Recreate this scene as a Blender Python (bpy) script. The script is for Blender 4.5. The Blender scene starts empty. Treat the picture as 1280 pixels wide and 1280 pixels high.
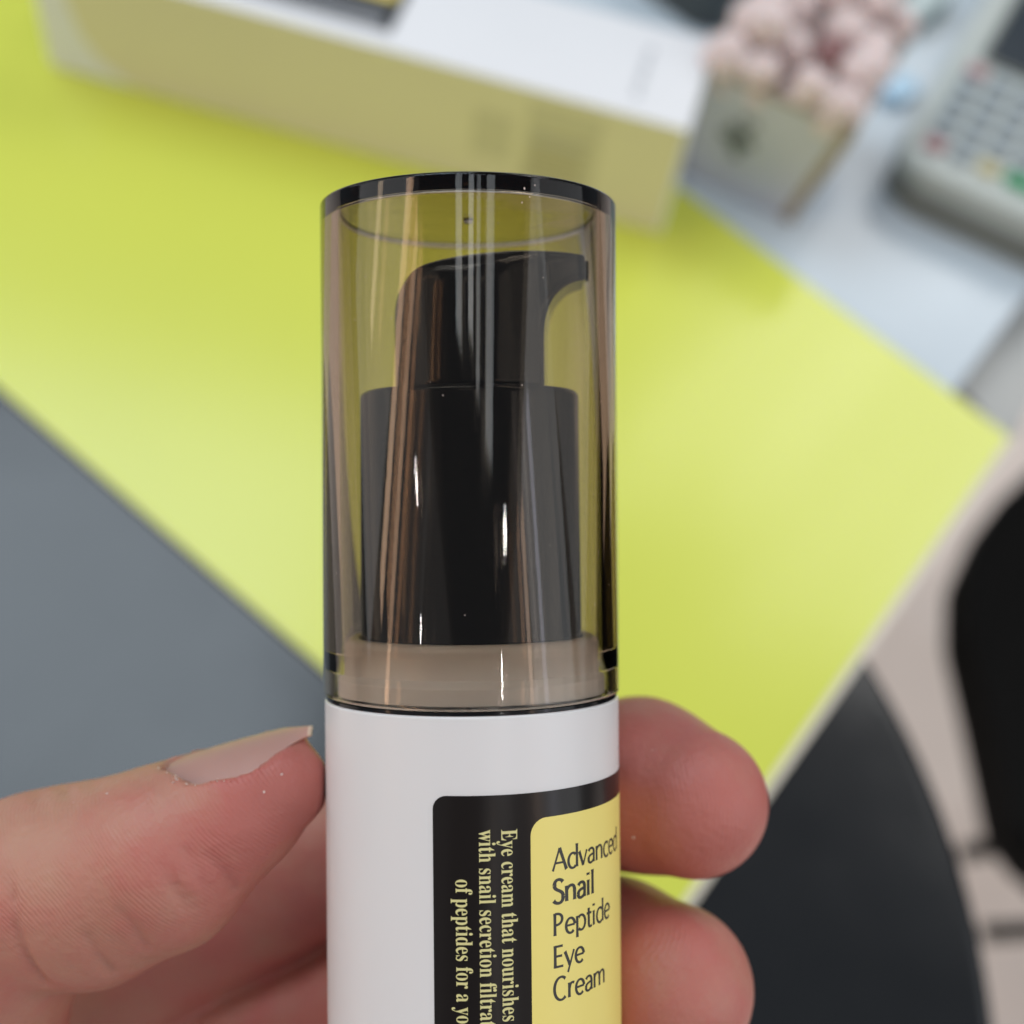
import bpy, bmesh, math, random
import numpy as np
from mathutils import Matrix, Vector
random.seed(7); rng = np.random.default_rng(7)
R = math.radians
S = bpy.context.scene
COL = S.collection

# ------------------------------------------------------------------ camera
FPX, HCAM = 1690.0, 0.30                   # focal length for a 1280 px frame, height above the table top
dn = np.array([-210.0, 1060.0, 1690.0]); dn /= np.linalg.norm(dn)
Zc = -dn; Fc = np.array([0, 0, 1.0]); Yc = Fc - (Fc @ Zc) * Zc; Yc /= np.linalg.norm(Yc); Xc = np.cross(Yc, Zc)
RM = np.array([Xc, Yc, Zc])
RIGHT, UP, FWD = RM @ [1, 0, 0], RM @ [0, -1, 0], RM @ [0, 0, 1]
CAM = np.array([0, 0, HCAM])
cd = bpy.data.cameras.new('camera'); cam = bpy.data.objects.new('camera', cd); COL.objects.link(cam)
cam.matrix_world = Matrix(((RIGHT[0], UP[0], -FWD[0], CAM[0]), (RIGHT[1], UP[1], -FWD[1], CAM[1]),
                           (RIGHT[2], UP[2], -FWD[2], CAM[2]), (0, 0, 0, 1)))
cd.sensor_width = 36; cd.lens = 36 * FPX / 1280; cd.clip_start = .005; cd.clip_end = 50
cd.dof.use_dof = True; cd.dof.focus_distance = .1335; cd.dof.aperture_fstop = 13.0
S.camera = cam

# ------------------------------------------------------------------ room light
W = bpy.data.worlds.new('World'); S.world = W; W.use_nodes = True
W.node_tree.nodes['Background'].inputs[0].default_value = (.80, .88, 1.0, 1)
W.node_tree.nodes['Background'].inputs[1].default_value = .12
def lamp(name, loc, target, sx, sy, L, col=(1, 1, 1), yaw=None):
    ld = bpy.data.lights.new(name, 'AREA'); ld.shape = 'RECTANGLE'; ld.size = sx; ld.size_y = sy
    ld.energy = L * sx * sy * math.pi; ld.color = col
    o = bpy.data.objects.new(name, ld); COL.objects.link(o); o.location = loc
    if yaw is None:
        o.rotation_euler = (Vector(target) - Vector(loc)).to_track_quat('-Z', 'Y').to_euler()
    else:
        o.rotation_euler = (0, 0, yaw)
    return o
lamp('ceiling_panel', (-1.0, 1.08, 2.0), None, 1.5, 1.05, 3.7, (.78, .90, 1.0), 0)
for sg, Ls in ((1, (.42, .22, 1.05, .6)), (-1, (.12, .18, .9, .7))):      # tall fill panels added either side of the viewer, standing in for room light
    for k, L in enumerate(Ls):
        a = R((30, 55, 80, 105)[k]) * sg
        d = np.array([math.sin(a), -math.cos(a)]) * 2.9
        lamp('fill_panel', (d[0], d[1] + .1, 1.35), (0, .1, .2), 1.22, 3.0, L, ((1, .98, .97), (1, .95, .92), (.95, .98, 1), (.95, .98, 1))[k])
for a, L, w_, c in ((-60, 4.5, .09, (1, .60, .36)), (-66, 5.5, .12, (1, .64, .40)), (-80, 3.6, .09, (1, .75, .5)), (26, 1.6, .09, (1, .8, .65)), (64, 3.2, .11, (1, .68, .5)), (74, 2.2, .10, (.8, .8, 1))):  # narrow strips added to put warm streaks on the pump and cap
    a = R(a); lamp('streak_strip', (math.sin(a) * 2.5, -math.cos(a) * 2.5 + .1, 1.45), (0, .1, .2), w_, 1.9, L, c)
STRIP = math.atan2(.98, .58)
for k, (w_, l_) in enumerate(((.06, 1.2), (.075, .95), (.05, 1.3), (.08, 1.1), (.05, .9), (.075, 1.3))):
    off = (k - 1.6) * .205
    lamp('ceiling_tube', (.83 + off * .86, 2.02 - off * .51, 2.0), None, l_ * 1.2, w_, 9.5, (1, .98, .95), STRIP)
for x, y, w_, l_, L in ((-.28, -.42, .16, .8, 2.3), (.02, -.40, .12, .7, 2.8), (.20, -.36, .09, .9, 1.7), (.50, -.45, .20, .8, 2.0)):
    lamp('ceiling_louvre', (x, y, 2.0), None, w_, l_, L, (.90, .96, 1.0), .04 * x)
for (x, y) in ((.97, -.88), (1.03, -.86), (1.00, -1.20), (-1.80, -1.45), (-1.88, -1.43), (-1.75, -1.85)):
    lamp('ceiling_spot', (x, y, 1.98), (0, .1, .2), .018, .055, 150, (1, .95, .9))
vs = S.view_settings; vs.view_transform = 'Standard'; vs.look = 'None'; vs.gamma = 1; vs.exposure = .48
S.render.engine = 'CYCLES'; cy = S.cycles
cy.use_denoising = True; cy.max_bounces = 14; cy.transmission_bounces = 12; cy.transparent_max_bounces = 8
cy.glossy_bounces = 6; cy.diffuse_bounces = 4; cy.sample_clamp_indirect = 4; cy.blur_glossy = .3
cy.caustics_refractive = True; cy.caustics_reflective = True; cy.use_adaptive_sampling = False

# ------------------------------------------------------------------ helpers
def pl(px, py, z=0.0):
    """where the photograph's sight line meets the level z"""
    r = RM @ np.array([(px - 640) / FPX, (py - 640) / FPX, 1.0]); t = (z - HCAM) / r[2]
    return CAM + r * t
def tag(o, label=None, cat=None, group=None, kind=None):
    if label: o['label'] = label
    if cat: o['category'] = cat
    if group: o['group'] = group
    if kind: o['kind'] = kind
    return o
def empty(name, m=None, loc=None):
    o = bpy.data.objects.new(name, None); COL.objects.link(o); o.empty_display_size = .01
    if m is not None: o.matrix_world = m
    if loc is not None: o.location = loc
    return o
def mesh_obj(name, V, F, mat, parent=None, smooth=True, sharp=None):
    me = bpy.data.meshes.new(name); me.from_pydata([tuple(map(float, v)) for v in V], [], [tuple(map(int, f)) for f in F]); me.update()
    return link(name, me, mat, parent, smooth, sharp)
def link(name, me, mat, parent=None, smooth=True, sharp=None):
    if smooth: me.shade_smooth()
    if sharp is not None: me.set_sharp_from_angle(angle=R(sharp))
    if mat is not None: me.materials.append(mat)
    o = bpy.data.objects.new(name, me); COL.objects.link(o)
    if parent is not None: o.parent = parent
    return o
def bm_obj(name, bm, mat, parent=None, smooth=True, sharp=35):
    bmesh.ops.recalc_face_normals(bm, faces=bm.faces)
    me = bpy.data.meshes.new(name); bm.to_mesh(me); bm.free()
    return link(name, me, mat, parent, smooth, sharp)
def lathe(name, prof, mat, parent=None, seg=160, wn=True):
    """prof: closed list of (r, z); r == 0 points collapse"""
    V, F, idx = [], [], []
    for (r, z) in prof:
        if r < 1e-9: idx.append([len(V)] * seg); V.append((0, 0, z))
        else:
            idx.append(list(range(len(V), len(V) + seg)))
            V += [(r * math.cos(2 * math.pi * k / seg), r * math.sin(2 * math.pi * k / seg), z) for k in range(seg)]
    n = len(prof)
    for i in range(n):
        j = (i + 1) % n
        for k in range(seg):
            l = (k + 1) % seg
            q = [idx[i][k], idx[i][l], idx[j][l], idx[j][k]]
            u = list(dict.fromkeys(q))
            if len(u) >= 3: F.append(u)
    bm = bmesh.new(); vs_ = [bm.verts.new(v) for v in V]
    for f in F:
        try: bm.faces.new([vs_[i] for i in f])
        except ValueError: pass
    o = bm_obj(name, bm, mat, parent, True, 60)
    if wn:
        m = o.modifiers.new('wn', 'WEIGHTED_NORMAL'); m.keep_sharp = True; m.weight = 80
    return o
def fillet(pts, rad, n=6):
    """round the corners of an open/closed 2D polyline; rad: per-point radius"""
    out = []; N = len(pts)
    for i, p in enumerate(pts):
        r = rad[i] if isinstance(rad, (list, tuple)) else rad
        p = Vector(p); a = Vector(pts[i - 1]); b = Vector(pts[(i + 1) % N])
        if r <= 0: out.append(tuple(p)); continue
        u = (a - p).normalized(); v = (b - p).normalized()
        ang = u.angle(v); t = min(r / math.tan(ang / 2), .49 * (a - p).length, .49 * (b - p).length); r = t * math.tan(ang / 2)
        c = p + (u + v).normalized() * (r / math.sin(ang / 2))
        s = p + u * t; e = p + v * t
        a0 = math.atan2(s.y - c.y, s.x - c.x); a1 = math.atan2(e.y - c.y, e.x - c.x)
        da = (a1 - a0 + math.pi) % (2 * math.pi) - math.pi
        out += [(c.x + r * math.cos(a0 + da * k / n), c.y + r * math.sin(a0 + da * k / n)) for k in range(n + 1)]
    return out
def prism(name, poly, z0, z1, mat, parent=None, bev=0.0, seg=2, scale_top=None):
    bm = bmesh.new()
    b = [bm.verts.new((p[0], p[1], z0)) for p in poly]
    tp = poly if scale_top is None else scale_top
    t = [bm.verts.new((p[0], p[1], z1)) for p in tp]
    n = len(poly)
    fb = bm.faces.new(b[::-1]); ft = bm.faces.new(t)
    for i in range(n): bm.faces.new((b[i], b[(i + 1) % n], t[(i + 1) % n], t[i]))
    if bev > 0:
        es = list(set(list(ft.edges) + list(fb.edges)))
        bmesh.ops.bevel(bm, geom=es, offset=bev, segments=seg, affect='EDGES', profile=.6)
    return bm_obj(name, bm, mat, parent, True, 40)

# ------------------------------------------------------------------ materials
def mat(name, col, rough=.5, spec=.5, coat=0, var=0.0, vscale=60, bump=0.0, bscale=400, bdist=.0002, sss=0, sssr=(.003, .001, .0006), rvar=0.0, metal=0, coatr=.1):
    m = bpy.data.materials.new(name); m.use_nodes = True; nt = m.node_tree; b = nt.nodes['Principled BSDF']
    b.inputs['Base Color'].default_value = (*col, 1); b.inputs['Roughness'].default_value = rough
    b.inputs['Specular IOR Level'].default_value = spec; b.inputs['Coat Weight'].default_value = coat; b.inputs['Coat Roughness'].default_value = coatr
    b.inputs['Metallic'].default_value = metal
    if sss:
        b.inputs['Subsurface Weight'].default_value = sss; b.inputs['Subsurface Radius'].default_value = sssr; b.inputs['Subsurface Scale'].default_value = 1
    tc = nt.nodes.new('ShaderNodeTexCoord')
    if var:
        n = nt.nodes.new('ShaderNodeTexNoise'); n.inputs['Scale'].default_value = vscale; n.inputs['Detail'].default_value = 5
        nt.links.new(tc.outputs['Object'], n.inputs['Vector'])
        r = nt.nodes.new('ShaderNodeMapRange'); r.inputs['To Min'].default_value = 1 - var; r.inputs['To Max'].default_value = 1 + var
        nt.links.new(n.outputs['Fac'], r.inputs['Value'])
        mx = nt.nodes.new('ShaderNodeMix'); mx.data_type = 'RGBA'; mx.blend_type = 'MULTIPLY'; mx.inputs[0].default_value = 1
        mx.inputs[6].default_value = (*col, 1); nt.links.new(r.outputs[0], mx.inputs[7]); nt.links.new(mx.outputs[2], b.inputs['Base Color'])
    if rvar:
        n = nt.nodes.new('ShaderNodeTexNoise'); n.inputs['Scale'].default_value = vscale * 1.7; n.inputs['Detail'].default_value = 6
        nt.links.new(tc.outputs['Object'], n.inputs['Vector'])
        r = nt.nodes.new('ShaderNodeMapRange'); r.inputs['To Min'].default_value = max(.02, rough - rvar); r.inputs['To Max'].default_value = rough + rvar
        nt.links.new(n.outputs['Fac'], r.inputs['Value']); nt.links.new(r.outputs[0], b.inputs['Roughness'])
    if bump:
        n = nt.nodes.new('ShaderNodeTexNoise'); n.inputs['Scale'].default_value = bscale; n.inputs['Detail'].default_value = 4
        nt.links.new(tc.outputs['Object'], n.inputs['Vector'])
        bp = nt.nodes.new('ShaderNodeBump'); bp.inputs['Strength'].default_value = bump; bp.inputs['Distance'].default_value = bdist
        nt.links.new(n.outputs['Fac'], bp.inputs['Height']); nt.links.new(bp.outputs[0], b.inputs['Normal'])
    return m
def smoked():
    m = bpy.data.materials.new('smoked_clear_plastic'); m.use_nodes = True; nt = m.node_tree; b = nt.nodes['Principled BSDF']
    b.inputs['Base Color'].default_value = (1, 1, 1, 1); b.inputs['Transmission Weight'].default_value = 1
    b.inputs['Roughness'].default_value = 0.0; b.inputs['IOR'].default_value = 1.41
    tc = nt.nodes.new('ShaderNodeTexCoord'); n = nt.nodes.new('ShaderNodeTexNoise'); n.inputs['Scale'].default_value = 90; n.inputs['Detail'].default_value = 1
    mp = nt.nodes.new('ShaderNodeMapping'); mp.inputs['Scale'].default_value = (1, 1, .12)
    nt.links.new(tc.outputs['Object'], mp.inputs['Vector']); nt.links.new(mp.outputs[0], n.inputs['Vector'])
    bp = nt.nodes.new('ShaderNodeBump'); bp.inputs['Strength'].default_value = .10; bp.inputs['Distance'].default_value = .001
    nt.links.new(n.outputs['Fac'], bp.inputs['Height']); nt.links.new(bp.outputs[0], b.inputs['Normal'])
    va = nt.nodes.new('ShaderNodeVolumeAbsorption'); va.inputs['Color'].default_value = (.51, .37, .20, 1); va.inputs['Density'].default_value = 410
    nt.links.new(va.outputs[0], nt.nodes['Material Output'].inputs['Volume'])
    return m
M = dict(
    cap=smoked(),
    black=mat('black_gloss_plastic', (.007, .007, .008), .09, .24, bump=.05, bscale=260, bdist=.0004),
    white=mat('white_bottle_plastic', (.775, .75, .745), .30, .45, var=.02, vscale=60, rvar=.08, sss=.25, sssr=(.002, .0016, .0015)),
    flange=mat('white_collar_plastic', (.80, .745, .69), .38, .45, sss=.2, sssr=(.002, .0016, .0015)),
    lblack=mat('label_black_ink', (.013, .010, .009), .2, .26, bump=.05, bscale=900, bdist=.0001),
    lyellow=mat('label_yellow_ink', (.90, .75, .21), .4, .45, var=.02, vscale=200),
    tblack=mat('print_black', (.018, .016, .012), .4),
    tcream=mat('print_cream', (.72, .66, .30), .45),
    lime=mat('lime_satin_sheet', (.635, .69, .095), .20, .5, var=.03, vscale=12, rvar=.02, bump=.05, bscale=35, bdist=.001),
    core=mat('cream_board_edge', (.80, .74, .62), .6, var=.05),
    table=mat('dark_table_laminate', (.0125, .0135, .015), .17, .5, var=.15, vscale=30, rvar=.05, bump=.04, bscale=900, bdist=.0002),
    counter=mat('pale_counter', (.53, .61, .67), .22, .5, var=.03, vscale=14, rvar=.06),
    ledge=mat('grey_ledge', (.46, .46, .44), .5, var=.05, vscale=20),
    floor=mat('beige_floor', (.92, .79, .71), .4, var=.08, vscale=4),
    chair=mat('black_chair_leather', (.004, .004, .004), .7, .15, bump=.2, bscale=200, bdist=.001),
    chrome=mat('dark_chair_metal', (.035, .035, .03), .35),
    carton=mat('white_card', (.80, .81, .83), .45, .4, var=.02, vscale=40),
    cyel=mat('pale_yellow_card', (.76, .71, .46), .5, .4, var=.02, vscale=40),
    cyel2=mat('printed_text_panel', (.63, .59, .38), .5, .4, var=.05, vscale=300),
    cblack=mat('carton_black_ink', (.03, .032, .035), .35),
    cgrey=mat('grey_print', (.45, .47, .5), .5),
    tin=mat('grey_tin', (.57, .59, .65), .45, .4, var=.06, vscale=40),
    tinedge=mat('brown_tin_edge', (.34, .28, .21), .45, var=.08, vscale=60),
    tinmark=mat('dark_tin_print', (.17, .19, .19), .5),
    pink=mat('pink_puff', (.75, .63, .61), .8, .25, var=.10, vscale=180, bump=.5, bscale=500, bdist=.001, sss=.3, sssr=(.004, .002, .0015)),
    mauve=mat('mauve_puff', (.30, .17, .17), .8, .25, var=.15, vscale=180, bump=.5, bscale=500, bdist=.001),
    pos=mat('grey_terminal_shell', (.50, .54, .51), .45, .4, var=.03),
    posd=mat('dark_terminal_base', (.20, .21, .185), .5, .4, var=.04),
    screen=mat('dark_screen', (.03, .04, .05), .15),
    kdark=mat('grey_key', (.33, .38, .41), .5), kred=mat('red_key', (.45, .24, .25), .5), kyel=mat('yellow_key', (.60, .54, .30), .5), kgrn=mat('green_key', (.04, .32, .14), .5),
    dark=mat('dark_grey_plastic', (.045, .055, .058), .4, var=.1),
    paleblue=mat('pale_blue_glint', (.58, .80, .97), .2, .5), glassy=mat('pale_green_plastic', (.50, .60, .60), .2, .5),
    nail=mat('nail', (.52, .285, .24), .40, .5, var=.04, vscale=300, sss=.4, sssr=(.002, .0009, .0006), bump=.06, bscale=350, bdist=.0004),
    nailtip=mat('nail_free_edge', (.75, .56, .42), .4, .45),
    flake=mat('dry_skin_flake', (.74, .58, .52), .7),
)

# ------------------------------------------------------------------ setting: floor, table, counter, ledge
def sheet(name, pts, z, m): return mesh_obj(name, [(p[0], p[1], z) for p in pts], [list(range(len(pts)))], m, smooth=False)
tag(sheet('floor', [(-3, -2), (4, -2), (4, 5), (-3, 5)], -.72, M['floor']), kind='structure')
TB = (-.0526, .0687); TR = .1817
t = empty('round_table', loc=(TB[0], TB[1], -.72))
lathe('tabletop', fillet([(0, .718 - .018), (TR, .718 - .018), (TR, .718), (0, .718)], [0, .004, .004, 0], 5), M['table'], t, 200)
lathe('leg', [(0, .0), (.13, .0), (.13, .012), (.03, .02), (.022, .05), (.022, .69), (.06, .6995), (0, .6995)], M['chrome'], t, 64)
tag(t, 'round dark grey glossy table under the lime sheet', 'table')
A, B, C1, D0 = (pl(*p) for p in ((812, 1187), (1262, 545), (850, 235), (0, 485)))
dAD = (D0 - A); dBC = (C1 - B)
Dk = A + dAD * 1.95; Ck = B + dBC * (np.linalg.norm(dAD) * 1.95 / np.linalg.norm(dBC))
board = empty('lime_board', loc=(A[0], A[1], -.0016))
rel = lambda p: (p[0] - A[0], p[1] - A[1])
out = (B - A) / np.linalg.norm(B - A); side = np.array([out[1], -out[0], 0])      # side points away from the lime, past its right edge
cw = .0021
prism('backing_board', [rel(A + side * cw - out * .0002), rel(B + side * cw), rel(Ck), rel(Dk)], 0, .0012, M['core'], board, .0003, 2)
prism('lime_sheet', [rel(A), rel(B), rel(Ck), rel(Dk)], .00122, .0016, M['lime'], board, .0001, 1)
tag(board, 'lime green board with a thin cream edge lying on the tables', 'board')
ZB = 0.0
# pale counter past the far edge of the lime board
g1, g2 = pl(1200, 480, -.002), pl(1272, 385, -.002)
gd = (g2 - g1) / np.linalg.norm(g2 - g1); bd = dBC / np.linalg.norm(dBC)
K0 = g1 - gd * .018; K1 = g1 + gd * .5
cnt = empty('counter', loc=(K0[0], K0[1], -.72)); relk = lambda p: (p[0] - K0[0], p[1] - K0[1])
prism('counter_top', [relk(K0), relk(K1), relk(K1 + bd * .5), relk(K0 + bd * .5)], .698, .718, M['counter'], cnt, .002, 2)
prism('counter_body', [relk(K0 + gd * .02 + bd * .02), relk(K1 - gd * .02 + bd * .02), relk(K1 + bd * .48), relk(K0 + gd * .02 + bd * .48)], 0, .6975, M['ledge'], cnt)
tag(cnt, 'pale blue white counter carrying the tin and card terminal', 'counter')
LP = [pl(x_, y_, -.012) for x_, y_ in ((1190, 470), (1250, 542), (1266, 552), (1292, 500), (1420, 300), (1320, 310))]
led = prism('counter_ledge', [relk(p) for p in LP], .700, .708, M['ledge'], None, .001, 2)
led.location = (K0[0], K0[1], -.72)
tag(led, 'grey ledge running along the right side of the counter', 'ledge')

# ------------------------------------------------------------------ chair beyond the round table
def chair():
    zs = -.30
    P = [pl(x, y, zs) for x, y in ((1318, 560), (1244, 630), (1210, 705), (1210, 780), (1232, 870), (1258, 985), (1280, 1080))]
    base = np.mean(P, 0)
    c = empty('chair', loc=(P[3][0] + .2, P[3][1], -.72)); o = np.array(c.location)
    poly = [p - o for p in P][::-1]
    poly = [(p[0], p[1]) for p in poly]
    # close the seat outline on the hidden side
    x1 = poly[-1]; x0 = poly[0]
    poly = poly + [(x1[0] + .12, x1[1] + .06), (x1[0] + .30, x1[1] - .02), (x0[0] + .36, x0[1] + .1), (x0[0] + .24, x0[1] - .03)]
    poly = fillet(poly, .04, 4)
    if sum(poly[i][0] * poly[(i + 1) % len(poly)][1] - poly[(i + 1) % len(poly)][0] * poly[i][1] for i in range(len(poly))) < 0: poly = poly[::-1]
    prism('seat', poly, zs + .72 - .035, zs + .72, M['chair'], c, .012, 4)
    cx = sum(p[0] for p in poly) / len(poly); cyy = sum(p[1] for p in poly) / len(poly)
    for sx in (-1, 1):
        for sy in (-1, 1):
            leg = lathe('leg', [(0, 0), (.012, 0), (.012, zs + .72 - .036), (0, zs + .72 - .036)], M['chrome'], c, 24); leg.location = (cx + sx * .13, cyy + sy * .15, 0)
    # two thin cross bars reaching out under the table edge
    for (pa, pb) in (((1205, 1066), (1300, 1048)), ((1232, 1166), (1330, 1160))):
        a = pl(*pa, -.42) - o; b = pl(*pb, -.42) - o
        d = Vector(b - a); bar = lathe('stretcher', [(0, 0), (.0055, 0), (.0055, d.length), (0, d.length)], M['chrome'], c, 24)
        bar.location = Vector(a); bar.rotation_euler = d.to_track_quat('Z', 'Y').to_euler()
    bk = prism('backrest', fillet([(cx + .17, cyy - .16), (cx + .21, cyy - .16), (cx + .21, cyy + .16), (cx + .17, cyy + .16)], .015, 4), zs + .75, zs + 1.05, M['chair'], c, .012, 3)
    tag(c, 'black padded chair on the beige floor beyond the table', 'chair')
chair()

# ------------------------------------------------------------------ carton
BL, BRr = pl(57, 80, ZB), pl(826, 292, ZB)
def carton():
    e1 = (BRr - BL); Lc = np.linalg.norm(e1); e1 /= Lc; e2 = np.array([-e1[1], e1[0], 0])
    h = .0410; w = .041
    m = Matrix(((e1[0], e2[0], 0, BL[0]), (e1[1], e2[1], 0, BL[1]), (0, 0, 1, ZB + .0001), (0, 0, 0, 1)))
    c = empty('product_carton', m)
    prism('carton_body', fillet([(0, 0), (Lc, 0), (Lc, w), (0, w)], [.0035, .0006, .0006, .002], 6), 0, h, M['carton'], c, .0007, 2)
    # pale yellow side with a slanting curved end that leaves a white corner
    edge = [(.030, .0006), (.0195, .008), (.0145, .016), (.0122, .026), (.0108, h - .0004)]
    pts = [(x, z) for x, z in edge] + [(Lc - .0012, h - .0004), (Lc - .0012, .0006)]
    V = [(x, -.00022, z) for x, z in pts] + [(x, -.00002, z) for x, z in pts]; n = len(pts)
    F = [list(range(n))[::-1], list(range(n, 2 * n))] + [(i, (i + 1) % n, (i + 1) % n + n, i + n) for i in range(n)]
    bm = bmesh.new(); vv = [bm.verts.new(v) for v in V]
    for f in F: bm.faces.new([vv[i] for i in f])
    bm_obj('yellow_side', bm, M['cyel'], c, False, None)
    def patch(name, x0, x1, z0, z1, mm, par, face='side', lift=.00034):
        if face == 'side': Vp = [(x0, -lift, z0), (x1, -lift, z0), (x1, -lift, z1), (x0, -lift, z1)]
        else: Vp = [(x0, z0, h + lift), (x1, z0, h + lift), (x1, z1, h + lift), (x0, z1, h + lift)]
        return mesh_obj(name, Vp, [(0, 1, 2, 3)], mm, par, False)
    tp = patch('text_panel', Lc - .046, Lc - .024, .006, h - .004, M['cyel2'], c)
    patch('text_block', Lc - .062, Lc - .050, .012, h - .012, M['cyel2'], c)
    for k in range(9):
        z = .009 + k * .0021
        patch('print_line', Lc - .0445, Lc - .0262 - random.random() * .004, z, z + .0007, M['cgrey'] if k == 7 else mat('ochre_print', (.40, .35, .16), .5), tp, lift=.00045)
    lb = patch('black_panel', .050, .1105, .0068, .030, M['cblack'], c, 'top', .0002)
    patch('yellow_panel', .0560, .1075, .0205, .0290, M['lyellow'], lb, 'top', .0004)
    for k in range(3):
        patch('print_line', .060, .107, .0084 + k * .0022, .0093 + k * .0022, M['cgrey'], lb, 'top', .0004)
    # faint grey word printed across the white top near its right end
    for k in range(11):
        z = .008 + k * .0021
        patch('print_mark', Lc - .0185, Lc - .0163 - .0006 * (k % 3), z, z + .0014, M['cgrey'], c, 'top', .0002)
    tag(c, 'white product carton with pale yellow side lying on lime board', 'box')
carton()

# ------------------------------------------------------------------ tin with pink puffs
def blob(r, seed, amp=.16, mt=None, sub=3):
    bm = bmesh.new(); bmesh.ops.create_icosphere(bm, subdivisions=sub, radius=r)
    g = np.random.default_rng(seed); ks = g.normal(size=(7, 3)) * 2.1; ph = g.random(7) * 6.28
    for v in bm.verts:
        n = np.array(v.co.normalized()); s = sum(math.sin(float(k @ n) * 1.3 + p) for k, p in zip(ks, ph)) / 7
        v.co *= 1 + amp * s * 1.6
    me = bpy.data.meshes.new('puff'); bm.to_mesh(me); bm.free(); me.shade_smooth(); me.materials.append(mt); return me
def tin():
    zt = -.002
    a, b = pl(846, 214, zt), pl(984, 276, zt)
    e1 = b - a; w = np.linalg.norm(e1); e1 /= w; e2 = np.array([-e1[1], e1[0], 0]); mid = (a + b) / 2
    h = .042
    c = empty('tin', Matrix(((e1[0], e2[0], 0, a[0]), (e1[1], e2[1], 0, a[1]), (0, 0, 1, zt + .0002), (0, 0, 0, 1))))
    fl = .0006; th = .0009; dp = .050
    def ring(x0, y0, x1, y1, r): return fillet([(x0, y0), (x1, y0), (x1, y1), (x0, y1)], r, 5)
    ob, ot = ring(0, 0, w, dp, .003), ring(-.001, -fl, w + .0085, dp + .004, .003)
    ib, it = ring(th, th, w - th, dp - th, .0022), ring(th - .001, th - fl, w - th + .0085, dp - th + .004, .0022)
    n = len(ob)
    V = [(x, y, 0) for x, y in ob] + [(x, y, h) for x, y in ot] + [(x, y, h) for x, y in it] + [(x, y, th) for x, y in ib]
    F = []
    for k in range(3):
        for i in range(n): F.append((k * n + i, k * n + (i + 1) % n, (k + 1) * n + (i + 1) % n, (k + 1) * n + i))
    F.append(list(range(n))[::-1]); F.append(list(range(3 * n, 4 * n)))
    bm = bmesh.new(); vv = [bm.verts.new(v) for v in V]
    for f in F: bm.faces.new([vv[i] for i in f])
    bm_obj('tin_body', bm, M['tin'], c, True, 30)
    # rolled brown rim and brown corner seam
    rim = [];
    bm = bmesh.new(); m_ = 8; rr = .0011
    ringp = ring(-.001, -fl, w + .0085, dp + .004, .003); N = len(ringp); rows = []
    for i, (x, y) in enumerate(ringp):
        px, py = ringp[i - 1]; qx, qy = ringp[(i + 1) % N]; tx, ty = qx - px, qy - py; l = math.hypot(tx, ty); nx, ny = ty / l, -tx / l
        rows.append([bm.verts.new((x + nx * rr * math.cos(q), y + ny * rr * math.cos(q), h + rr * math.sin(q))) for q in [2 * math.pi * j / m_ for j in range(m_)]])
    for i in range(N):
        for j in range(m_): bm.faces.new((rows[i][j], rows[(i + 1) % N][j], rows[(i + 1) % N][(j + 1) % m_], rows[i][(j + 1) % m_]))
    bm_obj('rim', bm, M['tinedge'], c, True, 60)
    sm = prism('corner_seam', fillet([(-.0030, -.0010), (.0012, -.0010), (.0012, .0035), (-.0030, .0035)][::1], .0009, 4), 0, h - .001, M['tinedge'], c, .0003, 1); sm.location = (w + .0004, .0002, 0); sm.rotation_euler = (0, math.atan2(.0085, h), 0)
    # dark printed mark: a blossom-like emblem of dots on the front
    for k, (dx, dz, r) in enumerate([(0, 0, .0030), (.0042, .001, .0018), (-.0040, .0012, .0017), (.002, .0042, .0017), (-.002, .0046, .0016), (.001, -.0042, .0018), (.004, .0085, .0013), (.0005, .009, .0012)]):
        q = [(w * .40 + dx + r * math.cos(a_), -.0009 - .0000 * k, h * .50 + dz + r * math.sin(a_)) for a_ in [2 * math.pi * j / 14 for j in range(14)]]
        mesh_obj('printed_mark', [(x, y - k * 2e-5, z) for x, y, z in q], [list(range(14))], M['tinmark'], c, False)
    tag(c, 'square grey tin with brown rim filled with pink puffs', 'tin')
    meshes = [blob(.0062, s, .22, M['pink']) for s in range(5)]; dk = blob(.0050, 40, .2, M['mauve'])
    Mx = c.matrix_world.copy() if False else Matrix(((e1[0], e2[0], 0, a[0]), (e1[1], e2[1], 0, a[1]), (0, 0, 1, zt), (0, 0, 0, 1)))
    k = 0
    for layer, (zz, nx, ny) in enumerate(((h - .003, 4, 4), (h + .0050, 4, 4), (h + .0115, 3, 3))):
        for i in range(nx):
            for j in range(ny):
                if layer == 2 and random.random() < .25: continue
                mg = .0062 if layer == 0 else (.0050 if layer == 1 else .010)
                x = mg + (w + .0075 - 2 * mg) * (i + .5 * 0) / max(1, nx - 1) + random.uniform(-1, 1) * .0019
                y = mg + (dp - 2 * mg) * j / max(1, ny - 1) + random.uniform(-1, 1) * .0019
                is_dark = layer == 1 and (i, j) == (2, 1)
                if layer == 2 and (i, j) in ((2, 0), (2, 1)): continue
                o = bpy.data.objects.new('puff', dk if is_dark else meshes[k % 5]); COL.objects.link(o); k += 1
                o.matrix_world = Mx @ Matrix.Translation((x, y, zz + random.uniform(-1, 1) * .0022)) @ Matrix.Rotation(random.random() * 6.28, 4, 'Z') @ Matrix.Rotation(random.random() * 6.28, 4, 'X') @ Matrix.Scale(random.uniform(.9, 1.14), 4)
                if is_dark: tag(o, 'single dark mauve puff among the pale pink ones in tin', 'puff')
                else: tag(o, 'small pale pink puff heaped in the square grey tin', 'puff', 'pink puffs heaped in the grey tin')
tin()

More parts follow.
